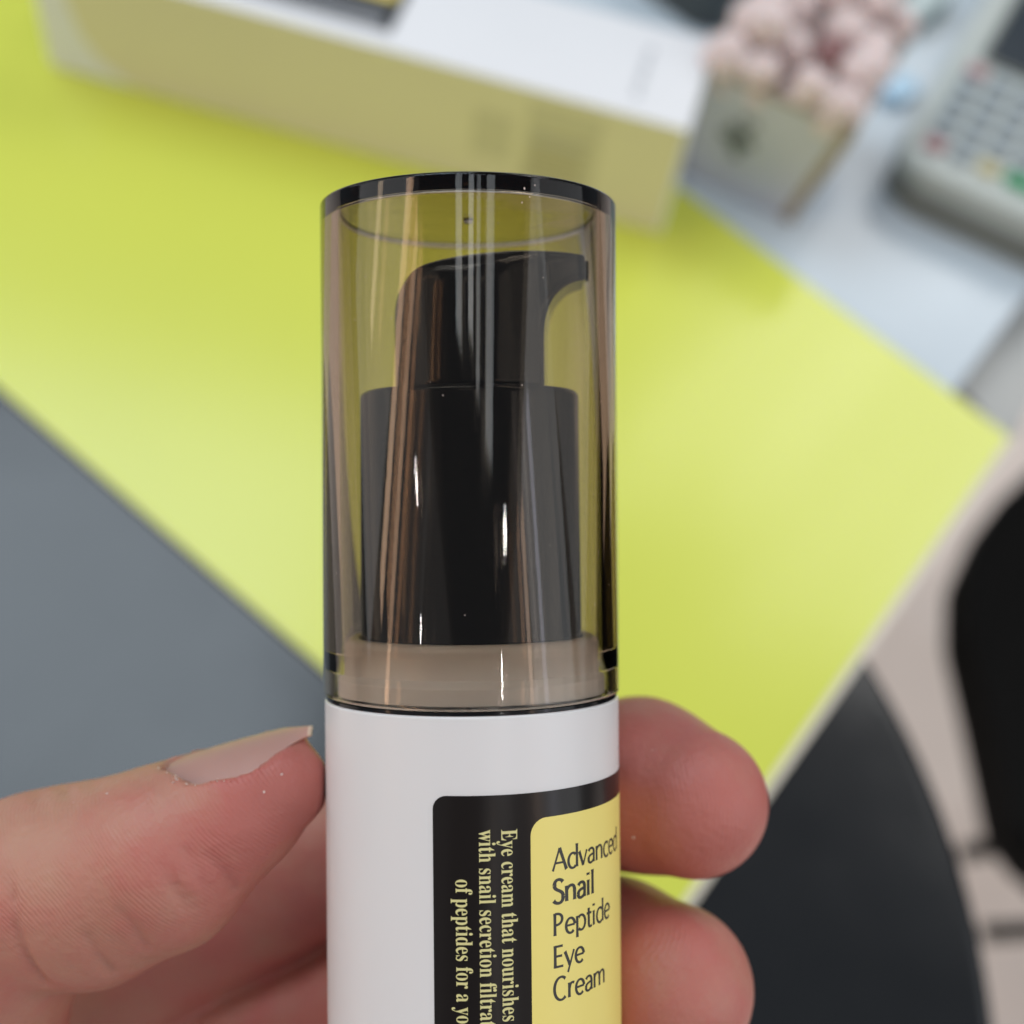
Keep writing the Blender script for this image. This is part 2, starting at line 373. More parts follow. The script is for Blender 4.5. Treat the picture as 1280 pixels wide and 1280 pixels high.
# ------------------------------------------------------------------ card terminal
def terminal():
    zt = -.002
    th = R(-20); e1 = np.array([math.cos(th), math.sin(th), 0]); w = .068; e2 = np.array([-e1[1], e1[0], 0])
    a = pl(1170, 178, .0193) - e1 * .0095 - e2 * .0105
    c = empty('card_terminal', Matrix(((e1[0], e2[0], 0, a[0]), (e1[1], e2[1], 0, a[1]), (0, 0, 1, zt + .0002), (0, 0, 0, 1))))
    L_ = .16; z0 = .019
    out_ = fillet([(0, 0), (w, 0), (w, L_), (0, L_)], .011, 8)
    prism('base_shell', out_, 0, .011, M['posd'], c, .002, 3)
    prism('top_shell', fillet([(-.0006, -.0006), (w + .0006, -.0006), (w + .0006, L_), (-.0006, L_)], .0115, 8), .0112, z0, M['pos'], c, .004, 5)
    # recessed bezel + screen
    bz = prism('screen_bezel', fillet([(.008, .0595), (w - .008, .0595), (w - .008, .122), (.008, .122)], .004, 5), z0 + .0001, z0 + .0012, M['posd'], c, .0004, 2)
    prism('screen', fillet([(.0095, .061), (w - .0095, .061), (w - .0095, .1205), (.0095, .1205)], .003, 5), z0 + .0012, z0 + .0017, M['screen'], bz, .0002, 1)
    kx = [.0095 + i * .0090 for i in range(6)]; ky = [.0105 + j * .0084 for j in range(6)]
    proto = {}
    for j in range(6):
        for i in range(6):
            mm = 'kdark'
            if i == 0 and j in (0, 5): mm = 'kred'
            if j == 0 and i == 2: mm = 'kyel'
            if j == 0 and i >= 3:
                if i >= 4: continue
                mm = 'kgrn'
            
            key = (mm, j == 0 and i == 3)
            if key not in proto:
                wd = .0150 if key[1] else .0066
                proto[key] = prism('key', fillet([(-.0033, -.0025), (-.0033 + wd, -.0025), (-.0033 + wd, .0025), (-.0033, .0025)], .0014, 4), 0, .0022, M[mm], c, .0006, 2); o = proto[key]
            else:
                o = proto[key].copy(); COL.objects.link(o); o.parent = c
            o.location = (kx[i], ky[j], z0 + .0001)
    tag(c, 'grey card payment terminal with keypad and dark screen on counter', 'card terminal')
terminal()

# ------------------------------------------------------------------ odd blurred things at the top edge of the counter
def small(name, px, py, zt, poly, h, m, label, cat, bev=.002, rot=0, dome=None):
    p = pl(px, py, zt)
    o = prism(name, fillet(poly, bev * 2, 5), 0, h, m, None, bev, 4); o.location = (p[0], p[1], zt + .0002); o.rotation_euler = (0, 0, rot)
    return tag(o, label, cat)
ang = math.atan2(bd[1], bd[0])
def rect(w, l): return [(-w / 2, -l / 2), (w / 2, -l / 2), (w / 2, l / 2), (-w / 2, l / 2)]
small('wallet', 868, -8, -.002, rect(.040, .030), .020, M['dark'], 'dark grey pouch behind the white carton and the tin', 'pouch', .004, ang)
small('wallet', 1060, -40, -.002, rect(.060, .030), .012, M['dark'], 'dark grey pouch lying behind the tin of puffs', 'pouch', .003, ang)
small('small_case', 1132, 12, -.002, rect(.022, .030), .010, M['glassy'], 'pale green plastic case behind the tin near the terminal', 'case', .003, ang)
small('blue_glint', 1122, 120, -.002, rect(.0095, .014), .004, M['paleblue'], 'small pale blue painted token between tin and card terminal', 'glint', .0018, ang)  # flat piece whose pale colour stands in for a blue glint

# ------------------------------------------------------------------ the pump bottle (local: x right, y away, z up the bottle)
DB = .147; OX = -.0045
org = CAM + FWD * DB + RIGHT * OX
FRAME = Matrix(((RIGHT[0], FWD[0], UP[0], org[0]), (RIGHT[1], FWD[1], UP[1], org[1]), (RIGHT[2], FWD[2], UP[2], org[2]), (0, 0, 0, 1)))
LEAN = Matrix.Rotation(R(-.48), 4, 'Y')
ZBASE = -.098
mm = .001
bot = empty('pump_bottle', FRAME @ LEAN @ Matrix.Translation((0, 0, ZBASE)))
tag(bot, 'white pump bottle with smoked clear cap held in the hand', 'bottle')
off = -ZBASE
def lz(prof): return [(r * mm, z * mm + off) for r, z in prof]
RB = 15.85
lathe('bottle_body', lz(fillet([(0, -97.8), (RB, -97.8), (RB, -19.85), (12.4, -20.05), (12.4, -19.2), (0, -19.2)], [0, 1.2, .3, .05, .05, 0], 5)), M['white'], bot, 192)
# collar the cap pushes onto
lathe('collar_flange', lz(fillet([(0, -19.15), (14.35, -19.15), (14.35, -17.4), (13.75, -16.6), (13.75, -13.2), (12.1, -13.2), (12.1, -13.98), (0, -13.98)], [0, .1, .4, .4, 1.5, .3, .1, 0], 7)), M['flange'], bot, 160)
lathe('pump_collar', lz(fillet([(0, -13.9), (11.95, -13.9), (11.85, 12.9), (9.2, 12.9), (9.2, 12.4), (0, 12.4)], [0, .1, .75, .2, .1, 0], 6)), M['black'], bot, 160)
# smoked cap: one closed wall with a thicker top
ro, ri = 15.98, 14.15
cap = lathe('clear_cap', lz(fillet([(0, 33.1), (ro, 33.1), (ro, -19.45), (14.85, -19.45), (14.75, -16.6), (ri, -14.6), (ri - .12, 31.75), (.55, 31.75), (.45, 31.25), (0, 31.2)],
      [0, .40, .45, .3, .9, .9, .55, .1, .15, 0], 6)), M['cap'], bot, 256)

lathe('dark_gap_ring', lz([(13.0, -19.83), (15.72, -19.80), (15.72, -19.5), (13.0, -19.5)]), M['black'], bot, 160, False)  # black ring added to darken the gap line under the cap
# --- pump head and hand are meshed from distance fields
def surface_nets(G, o, h):
    nx, ny, nz = G.shape; s = G < 0
    c = np.zeros((nx - 1, ny - 1, nz - 1), np.int8)
    for a in (0, 1):
        for b in (0, 1):
            for d in (0, 1): c += s[a:nx - 1 + a, b:ny - 1 + b, d:nz - 1 + d]
    act = (c > 0) & (c < 8); I = np.argwhere(act); idm = -np.ones(act.shape, np.int64); idm[act] = np.arange(len(I))
    acc = np.zeros((len(I), 3)); cnt_ = np.zeros(len(I))
    cor = [(a, b, d) for a in (0, 1) for b in (0, 1) for d in (0, 1)]
    val = {q: G[I[:, 0] + q[0], I[:, 1] + q[1], I[:, 2] + q[2]] for q in cor}
    for p in cor:
        for ax in range(3):
            if p[ax] == 0:
                q = list(p); q[ax] = 1; q = tuple(q); v0, v1 = val[p], val[q]; mk = (v0 < 0) != (v1 < 0)
                tt = np.where(mk, v0 / np.where(mk, v0 - v1, 1), 0); pt = np.tile(np.array(p, float), (len(I), 1)); pt[:, ax] += tt
                acc[mk] += pt[mk]; cnt_[mk] += 1
    V = (I + acc / cnt_[:, None]) * h + o
    Fs = []
    for ax in range(3):
        b, d = (ax + 1) % 3, (ax + 2) % 3
        sl0 = [slice(None)] * 3; sl1 = [slice(None)] * 3; sl0[ax] = slice(0, -1); sl1[ax] = slice(1, None)
        s0, s1 = s[tuple(sl0)], s[tuple(sl1)]
        E = np.argwhere(s0 != s1); ok = (E[:, b] > 0) & (E[:, d] > 0) & (E[:, b] < G.shape[b] - 1) & (E[:, d] < G.shape[d] - 1); E = E[ok]
        neg = s0[E[:, 0], E[:, 1], E[:, 2]]
        def cell(db, dd):
            Q = E.copy(); Q[:, b] -= db; Q[:, d] -= dd; return idm[Q[:, 0], Q[:, 1], Q[:, 2]]
        q = np.stack([cell(1, 1), cell(0, 1), cell(0, 0), cell(1, 0)], 1)
        q[~neg] = q[~neg][:, ::-1]; Fs.append(q)
    return V, np.concatenate(Fs)
def np_mesh(name, V, F, m, parent=None):
    me = bpy.data.meshes.new(name); me.vertices.add(len(V)); me.vertices.foreach_set('co', V.astype(np.float32).ravel())
    me.loops.add(F.size); me.loops.foreach_set('vertex_index', F.astype(np.int32).ravel())
    me.polygons.add(len(F)); me.polygons.foreach_set('loop_start', np.arange(0, F.size, 4, dtype=np.int32))
    me.update(calc_edges=True); me.validate()
    return link(name, me, m, parent)
def smin(a, b, k):
    h = np.clip(.5 + .5 * (b - a) / k, 0, 1); return b + (a - b) * h - k * h * (1 - h)
def smax(a, b, k): return -smin(-a, -b, k)
def poly_sdf(x, z, P):
    P = np.array(P, float); d = np.full(x.shape, 1e9); sgn = np.ones(x.shape); n = len(P); j = n - 1
    for i in range(n):
        e = P[j] - P[i]; wx, wz = x - P[i, 0], z - P[i, 1]; tt = np.clip((wx * e[0] + wz * e[1]) / (e @ e), 0, 1)
        d = np.minimum(d, (wx - e[0] * tt) ** 2 + (wz - e[1] * tt) ** 2)
        c1 = z >= P[i, 1]; c2 = z < P[j, 1]; c3 = e[0] * wz > e[1] * wx
        f = (c1 & c2 & c3) | (~c1 & ~c2 & ~c3); sgn = np.where(f, -sgn, sgn); j = i
    return sgn * np.sqrt(d)
def bez(p0, p1, p2, p3, n=10):
    t = np.linspace(0, 1, n)[:, None]; p0, p1, p2, p3 = map(np.array, (p0, p1, p2, p3))
    return ((1 - t) ** 3 * p0 + 3 * t * (1 - t) ** 2 * p1 + 3 * t * t * (1 - t) * p2 + t ** 3 * p3)
def pump_head():
    h = .16; o = np.array([-10.5, -10.5, 11.0]); n = [int(s / h) for s in (25.5, 21, 18)]
    x, y, z = np.meshgrid(*[o[i] + h * np.arange(n[i]) for i in range(3)], indexing='ij')
    prof = [(-8.0, 11.05)] + [tuple(p) for p in bez((-8.05, 19.6), (-7.75, 22.4), (-4.0, 25.9), (4.6, 26.7), 14)] + \
           [tuple(p) for p in bez((5.5, 26.7), (8.5, 26.6), (10.6, 26.2), (12.5, 25.5), 8)] + [(12.6, 22.9)] + \
           [tuple(p) for p in bez((11.3, 22.6), (9.0, 21.6), (8.35, 19.5), (8.35, 16.5), 10)] + [(8.35, 11.5)]
    X2 = x[:, :1, :]; Z2 = z[:, :1, :]
    side_ = poly_sdf(X2[:, 0, :], Z2[:, 0, :], prof)[:, None, :]
    plan = np.sqrt(x ** 2 + y ** 2) - 8.2
    noz = np.maximum(np.abs(y) - (4.6 - .10 * np.clip(x - 4, 0, 9)), np.maximum(-x, x - 13))
    plan = smin(plan, noz, 2.0)
    dome = np.sqrt(y ** 2 + (z - 13.5) ** 2) - 13.25      # crown the top across its width
    G = smax(smax(np.broadcast_to(side_, x.shape), plan, .8), dome, 1.6)
    V, F = surface_nets(G, o, h)
    V[:, 2] += 1.45; V = V * mm; V[:, 2] += off
    head = np_mesh('pump_head', V, F, M['black'], bot)
    head.rotation_euler = (0, 0, R(-6))
    return head
pump_head()
# nozzle mouth
noz = lathe('nozzle_mouth', [(0, 0), (.0011, 0), (.0011, .0004), (.0007, .0004), (.0007, .0001), (0, .0001)], M['lblack'], bot, 24)
noz.matrix_local = Matrix.Rotation(R(-6), 4, 'Z') @ Matrix.Translation((.01262, 0, .02575 + off)) @ Matrix.Rotation(R(90), 4, 'Y')

def dust():
    bm = bmesh.new(); g = np.random.default_rng(3)
    spots = [(g.uniform(-70, 75), g.uniform(-18, 32), g.uniform(.03, .07)) for _ in range(26)] + [(22, 31.6, .12), (24, 30.8, .09), (21, 30.2, .08), (26, 32.0, .08), (11, -15.2, .10), (14, -15.9, .11), (11, -18.5, .10), (12, -18.9, .08), (-68, 12.2, .10), (-67, 11.7, .07)]
    for a, z, r in spots:
        a = R(a); rr = (ro + .012) * mm; k = 5; ph = g.random() * 6
        bm.faces.new([bm.verts.new((rr * math.sin(a + q[0] / ro), -rr * math.cos(a + q[0] / ro), (z + q[1]) * mm + off)) for q in [(r * math.cos(ph + 6.283 * i / k) * g.uniform(.6, 1), r * math.sin(ph + 6.283 * i / k) * g.uniform(.8, 1.6)) for i in range(k)]])
    o = bm_obj('dust_specks', bm, M['flake'], bot, False, None); o['kind'] = 'stuff'
dust()
# --- printed label, wrapped on the body
def wrap(s, z, lift):        # s: mm along the arc from the side facing the camera, z: mm
    r = RB + lift; a = s / RB
    return (r * math.sin(a) * mm, -r * math.cos(a) * mm, z * mm + off)
def radial(o):
    o.data.normals_split_custom_set_from_vertices([Vector((v.co.x, v.co.y, 0)).normalized() for v in o.data.vertices]); return o
def panel(name, s0, s1, z0, z1, rc, lift, m, parent):
    ss = sorted(set(round(q_, 4) for q_ in [s0 + rc * (1 - math.cos(a)) for a in np.linspace(0, math.pi / 2, 8)] + [s1 - rc * (1 - math.cos(a)) for a in np.linspace(0, math.pi / 2, 8)] + list(np.linspace(s0 + rc, s1 - rc, 120))))
    V, F = [], []
    for s in ss:
        e = 0
        if s < s0 + rc: e = rc - math.sqrt(max(0, rc ** 2 - (s0 + rc - s) ** 2))
        if s > s1 - rc: e = rc - math.sqrt(max(0, rc ** 2 - (s - s1 + rc) ** 2))
        V += [wrap(s, z0 + e, lift), wrap(s, z1 - e, lift)]
    for i in range(len(ss) - 1): F.append((2 * i, 2 * i + 2, 2 * i + 3, 2 * i + 1))
    return radial(mesh_obj(name, V, F, m, parent))
deg = lambda a: R(a) * RB
lab = panel('label', deg(-12.6), deg(148), -90, -27.55, 1.35, .02, M['lblack'], bot)
ypl = panel('yellow_panel', deg(22.4), deg(116), -86, -30.1, 1.7, .032, M['lyellow'], lab)
# lettering: strokes of a broad nib
def L_(a, b, w=1.0): return (np.linspace(a, b, 8), w)
def Bz(*p, w=1.0): return (bez(*p, n=16), w)
def Ar(cx, cy_, rx, ry, a0, a1, w=1.0):
    t = np.radians(np.linspace(a0, a1, 30)); return (np.stack([cx + rx * np.cos(t), cy_ + ry * np.sin(t)], 1), w)
GL = {
 'A': (.66, [L_((.03, 0), (.325, .70), .68), L_((.325, .70), (.63, 0), 1.1), L_((.15, .24), (.52, .24), .9)]),
 'd': (.555, [Ar(.26, .225, .205, .235, 48, 312), L_((.465, 0), (.465, .735))]),
 'v': (.45, [L_((.02, .46), (.225, .0), 1.05), L_((.225, .0), (.425, .46), .68)]),
 'a': (.475, [Bz((.08, .375), (.13, .485), (.385, .515), (.385, .29)), L_((.385, .29), (.385, 0)), Bz((.385, .265), (.28, .265), (.07, .25), (.07, .115)), Bz((.07, .115), (.07, -.035), (.27, -.035), (.385, .10))]),
 'n': (.535, [L_((.085, 0), (.085, .46)), Bz((.085, .32), (.14, .46), (.44, .54), (.44, .27)), L_((.44, .27), (.44, 0))]),
 'c': (.44, [Ar(.27, .225, .21, .235, 48, 312)]),
 'e': (.495, [Ar(.26, .225, .205, .235, 4, 315), L_((.06, .235), (.465, .245), .95)]),
 'S': (.50, [Bz((.43, .60), (.37, .72), (.09, .74), (.09, .53)), Bz((.09, .53), (.09, .34), (.44, .39), (.44, .175)), Bz((.44, .175), (.44, -.06), (.14, -.05), (.055, .085))]),
 'i': (.235, [L_((.095, 0), (.095, .46)), L_((.095, .61), (.095, .68), 1.25)]),
 'l': (.235, [L_((.095, 0), (.095, .735))]),
 'P': (.525, [L_((.10, 0), (.10, .70)), Bz((.10, .672), (.52, .73), (.52, .29), (.10, .33))]),
 'p': (.555, [L_((.085, -.21), (.085, .46)), Ar(.295, .225, .205, .235, 132, -132)]),
 't': (.335, [Bz((.14, .60), (.14, .40), (.14, .25), (.14, .13)), Bz((.14, .13), (.14, -.03), (.23, -.03), (.31, .03)), L_((.02, .438), (.30, .438))]),
 'E': (.50, [L_((.10, 0), (.10, .70)), L_((.10, .668), (.43, .668)), L_((.10, .362), (.40, .362)), L_((.10, .032), (.45, .032))]),
 'y': (.46, [L_((.02, .46), (.235, .02), 1.05), L_((.44, .46), (.15, -.21), .70)]),
 'C': (.62, [Ar(.35, .35, .29, .36, 50, 310)]),
 'r': (.345, [L_((.085, 0), (.085, .46)), Bz((.085, .28), (.13, .44), (.22, .48), (.32, .425))]),
 'm': (.82, [L_((.085, 0), (.085, .46)), Bz((.085, .32), (.13, .46), (.41, .54), (.41, .27)), L_((.41, .27), (.41, 0)), Bz((.41, .32), (.46, .46), (.735, .54), (.735, .27)), L_((.735, .27), (.735, 0))]),
}
def word(name, txt, s, z, size, na, nb, m, parent, track=0.0, sx=1.0):
    V, F = [], []; cur = 0; k = 0
    for ch in txt:
        adv, strokes = GL[ch]
        for pts, wd in strokes:
            d = np.gradient(pts, axis=0); d /= np.linalg.norm(d, axis=1)[:, None] + 1e-9; nn = np.stack([-d[:, 1], d[:, 0]], 1)
            n_ = len(pts); tt = np.linspace(-1, 1, n_); hw = np.sqrt((na * nn[:, 0]) ** 2 + (nb * nn[:, 1]) ** 2) * wd * (1 + .16 * tt ** 4)
            b = len(V); k += 1
            for p, q, w_ in zip(pts, nn, hw):
                for sg in (1, -1):
                    g = p + q * w_ * sg; V.append(wrap(s + (cur + g[0]) * size * sx, z + g[1] * size, .040 + .0025 * (k % 4)))
            for i in range(n_ - 1): F.append((b + 2 * i, b + 2 * i + 1, b + 2 * i + 3, b + 2 * i + 2))
        cur += adv + track
    return radial(mesh_obj(name, V, F, m, parent))
S0 = deg(30.9)
for txt, z, size, na, nb in (('Advanced', -35.55, 3.16, .060, .036), ('Snail', -38.75, 3.34, .070, .044), ('Peptide', -41.95, 3.16, .060, .036), ('Eye', -45.15, 3.16, .060, .036), ('Cream', -48.35, 3.16, .060, .036)):
    word('lettering', txt, S0, z, size, na, nb, M['tblack'], ypl, .01, .885)
# bold serif lines running down the black band
def serif(txt, s_base, z_top, size, sx):
    cu = bpy.data.curves.new('t', 'FONT')
    cu.body = ''.join(chr(0x1D400 + ord(c) - 65) if 'A' <= c <= 'Z' else chr(0x1D41A + ord(c) - 97) if 'a' <= c <= 'z' else c for c in txt)
    cu.size = 1; cu.resolution_u = 4
    o = bpy.data.objects.new('t', cu); COL.objects.link(o); bpy.context.view_layer.update()
    me = o.evaluated_get(bpy.context.evaluated_depsgraph_get()).to_mesh()
    V = [v.co.copy() for v in me.vertices]; F = [list(p.vertices) for p in me.polygons]
    o.to_mesh_clear(); bpy.data.objects.remove(o); bpy.data.curves.remove(cu)
    W_ = max(v.x for v in V)
    # reads downward: text x -> -z, text y -> +s
    VV = [wrap(s_base + v.y * size, z_top - v.x * size * sx, .04) for v in V]
    return radial(mesh_obj('lettering', VV, F, M['tcream'], lab))
serif('Eye cream that nourishes', deg(11.6), -30.9, 2.35, .725)
serif('with snail secretion filtrate', deg(3.7), -30.9, 2.35, .725)
serif('of peptides for a youthful look', deg(-4.6), -35.6, 2.35, .725)

# ------------------------------------------------------------------ the hand
def px3(px, py, y): d = 147 + y; return np.array([(px - 640) * d / FPX + 4.5, y, -(py - 640) * d / FPX])
def P4(*a): return [(*px3(p[0], p[1], p[2]), p[3]) for p in a]
thumb = P4((357, 981, -.6, 4.75), (292, 1012, -.2, 7.2), (200, 1073, 0, 9.7), (110, 1106, 2, 10.7), (50, 1112, 3, 10.9))
thumb_base = P4((-10, 1138, 4, 11.6), (-70, 1300, 9, 12.6)) + [(-84, 18, -86, 14), (-112, 28, -100, 16)]
index = P4((866, 1003, 10, 8.7), (800, 980, 16, 9.8), (700, 985, 26, 9.5), (500, 1022, 31, 9.9)) + [(-46, 38, -60, 11)]
middle = P4((836, 1235, 9, 9.7), (762, 1208, 18, 10.2), (660, 1215, 28, 10), (480, 1262, 33, 10.4)) + [(-50, 42, -80, 11.5)]
ring_ = [(20, 10, -75, 9), (11, 22, -75, 9.6), (-8, 30, -76, 9.6), (-24, 34, -80, 9.8), (-50, 44, -99, 11.5)]
pinky = [(10, 19, -93, 7.6), (-2, 27, -94, 8.2), (-18, 31, -95, 8.4), (-46, 43, -115, 10.5)]
palm = [[(-46, 39, -60, 11), (-122, 34, -112, 16)], [(-50, 42, -80, 11.5), (-122, 36, -116, 17)], [(-50, 44, -99, 11.5), (-120, 36, -124, 17)], [(-46, 43, -115, 10.5), (-116, 34, -134, 16)],
        [(-112, 28, -100, 16), (-124, 32, -118, 20)], [(-118, 33, -116, 20), (-132, 32, -124, 21)], [(-60, 34, -72, 9), (-95, 24, -84, 13)]]
def nail_frame():
    c0 = px3(208, 962, 0); c1 = px3(390, 911, -.6); L = c1 - c0; ln = np.linalg.norm(L); L /= ln
    up0 = np.array([0, 0, 1.]); up0 -= L * (up0 @ L); up0 /= np.linalg.norm(up0); wd = np.cross(L, up0)
    if wd[1] > 0: wd = -wd
    t = R(20); return dict(a0=c0 - (up0 * math.cos(t) + wd * math.sin(t)) * 7.5 - up0 * .0, L=L, len=ln, n=up0 * math.cos(t) + wd * math.sin(t), w=wd * math.cos(t) - up0 * math.sin(t))
NA = nail_frame()
def sstep(a, b, x): t = np.clip((x - a) / (b - a), 0, 1); return t * t * (3 - 2 * t)
def nail_amax(u): return (.18 + .47 * sstep(-.04, .30, u)) * (1 - .84 * sstep(.52, 1.02, u))
def nail_R(u): return 7.75 - 1.1 * (u - .45) ** 2
def hand():
    h = .5; o = np.array([-158., -16, -152]); hi = np.array([40., 66, -14]); n = ((hi - o) / h).astype(int) + 1
    ax = [(o[i] + h * np.arange(n[i])).astype(np.float32) for i in range(3)]
    def cone(G, a, b, k):
        a4, b4 = np.array(a, np.float32), np.array(b, np.float32); r = max(a4[3], b4[3]) + 9
        lo = np.minimum(a4[:3], b4[:3]) - r; up_ = np.maximum(a4[:3], b4[:3]) + r
        sl = tuple(slice(max(0, int((lo[i] - o[i]) / h)), min(n[i], int((up_[i] - o[i]) / h) + 2)) for i in range(3))
        x, y, z = ax[0][sl[0]][:, None, None], ax[1][sl[1]][None, :, None], ax[2][sl[2]][None, None, :]
        d = b4[:3] - a4[:3]; l2 = float(d @ d)
        t = np.clip(((x - a4[0]) * d[0] + (y - a4[1]) * d[1] + (z - a4[2]) * d[2]) / l2, 0, 1)
        D = np.sqrt((x - a4[0] - t * d[0]) ** 2 + (y - a4[1] - t * d[1]) ** 2 + (z - a4[2] - t * d[2]) ** 2) - (a4[3] + t * (b4[3] - a4[3]))
        G[sl] = smin(G[sl], D, k)
    big = lambda: np.full(n, 12., np.float32)
    def chain(pts, k):
        G = big()
        for a, b in zip(pts, pts[1:]): cone(G, a, b, k)
        return G
    T = chain(thumb, 2.4); T = smin(T, chain(thumb_base, 3), 1.5)
    G = chain(index, 3)
    for c in (middle, ring_, pinky): G = smin(G, chain(c, 3), .45)
    PG = big()
    for a, b in palm: cone(PG, a, b, 7)
    G = smin(G, PG, 5); G = smin(G, T, 1.3)
    # creases: carve thin valleys
    def groove(pts, r, k):
        nonlocal G
        Q = big()
        for a, b in zip(pts, pts[1:]): cone(Q, (*a, r), (*b, r), .3)
        G = smax(G, -Q, k)
    X, Y, Z = ax[0][:, None, None], ax[1][None, :, None], ax[2][None, None, :]
    def surf_pts(pxs, ys):       # find the front surface under given sight lines
        out_ = []
        for (a, b) in pxs:
            y = -15.0
            for _ in range(400):
                p = px3(a, b, y); i = ((p - o) / h).astype(int)
                if np.all(i >= 0) and np.all(i < n) and G[tuple(i)] < 0: break
                y += .2
            out_.append(px3(a, b, y - ys))
        return out_
    groove(surf_pts([(14, 1140), (26, 1178), (42, 1208), (58, 1228)], .30), .42, .9)
    groove(surf_pts([(262, 1072), (280, 1090), (292, 1112)], .38), .42, .6)
    groove(surf_pts([(150, 1140), (170, 1162), (184, 1186)], .46), .42, .6)
    for (a_, b_) in (((232, 1062), (262, 1112)), ((205, 1082), (238, 1140)), ((108, 1168), (138, 1214)), ((6, 1080), (18, 1126)), ((120, 975), (126, 1000)), ((84, 982), (88, 1008)), ((48, 986), (50, 1012))):
        groove(surf_pts([a_, ((a_[0] + b_[0]) / 2 - 3, (a_[1] + b_[1]) / 2), b_], .50), .42, .55)
    # nail bed: flesh filled up under the plate, cut away above it
    f = NA; qx, qy, qz = X - f['a0'][0], Y - f['a0'][1], Z - f['a0'][2]
    dt = lambda v: qx * v[0] + qy * v[1] + qz * v[2]
    u = dt(f['L']); qn = dt(f['n']); qw = dt(f['w']); rho = np.sqrt(qn ** 2 + qw ** 2); ang_ = np.abs(np.arctan2(qw, qn)); un = u / f['len']
    am = nail_amax(un); Rn = nail_R(un)
    Ad = np.maximum.reduce([-u - .5, u - f['len'] + 1.0, (ang_ - am) * rho, rho - Rn + .12, Rn - 3.5 - rho])
    G = smin(G, Ad.astype(np.float32), .9)
    fold = np.sqrt(((ang_ - am) * rho - .50) ** 2 + (rho - Rn + .22) ** 2 + np.maximum(0, np.maximum(-u - .2, u - .66 * f['len'])) ** 2) - .58
    G = smin(G, fold.astype(np.float32), .8)
    Cu = np.maximum.reduce([-u, u - f['len'] - 3, (ang_ - am) * rho, Rn - .10 - rho, rho - Rn - 4])
    G = smax(G, -Cu.astype(np.float32), .30)
    # press flat against the bottle
    lean = math.tan(R(-.48)); cyl = np.sqrt((X - Z * lean) ** 2 + Y ** 2) - 15.97
    G = np.maximum(G, -np.where(Z > -97.5, cyl, 50).astype(np.float32))
    V, F = surface_nets(G, o, h)
    for _ in range(3):                                   # relax the grid marks
        acc = np.zeros_like(V); c_ = np.zeros(len(V))
        for a_, b_ in ((0, 1), (1, 2), (2, 3), (3, 0)):
            for q in range(3): acc[:, q] += np.bincount(F[:, a_], V[F[:, b_], q], len(V)) + np.bincount(F[:, b_], V[F[:, a_], q], len(V))
            c_ += np.bincount(F[:, a_], minlength=len(V)) + np.bincount(F[:, b_], minlength=len(V))
        V = V * .5 + acc / c_[:, None] * .5
    return V, F, G, o, h, n
V, F, GH, oH, hH, nH = hand()
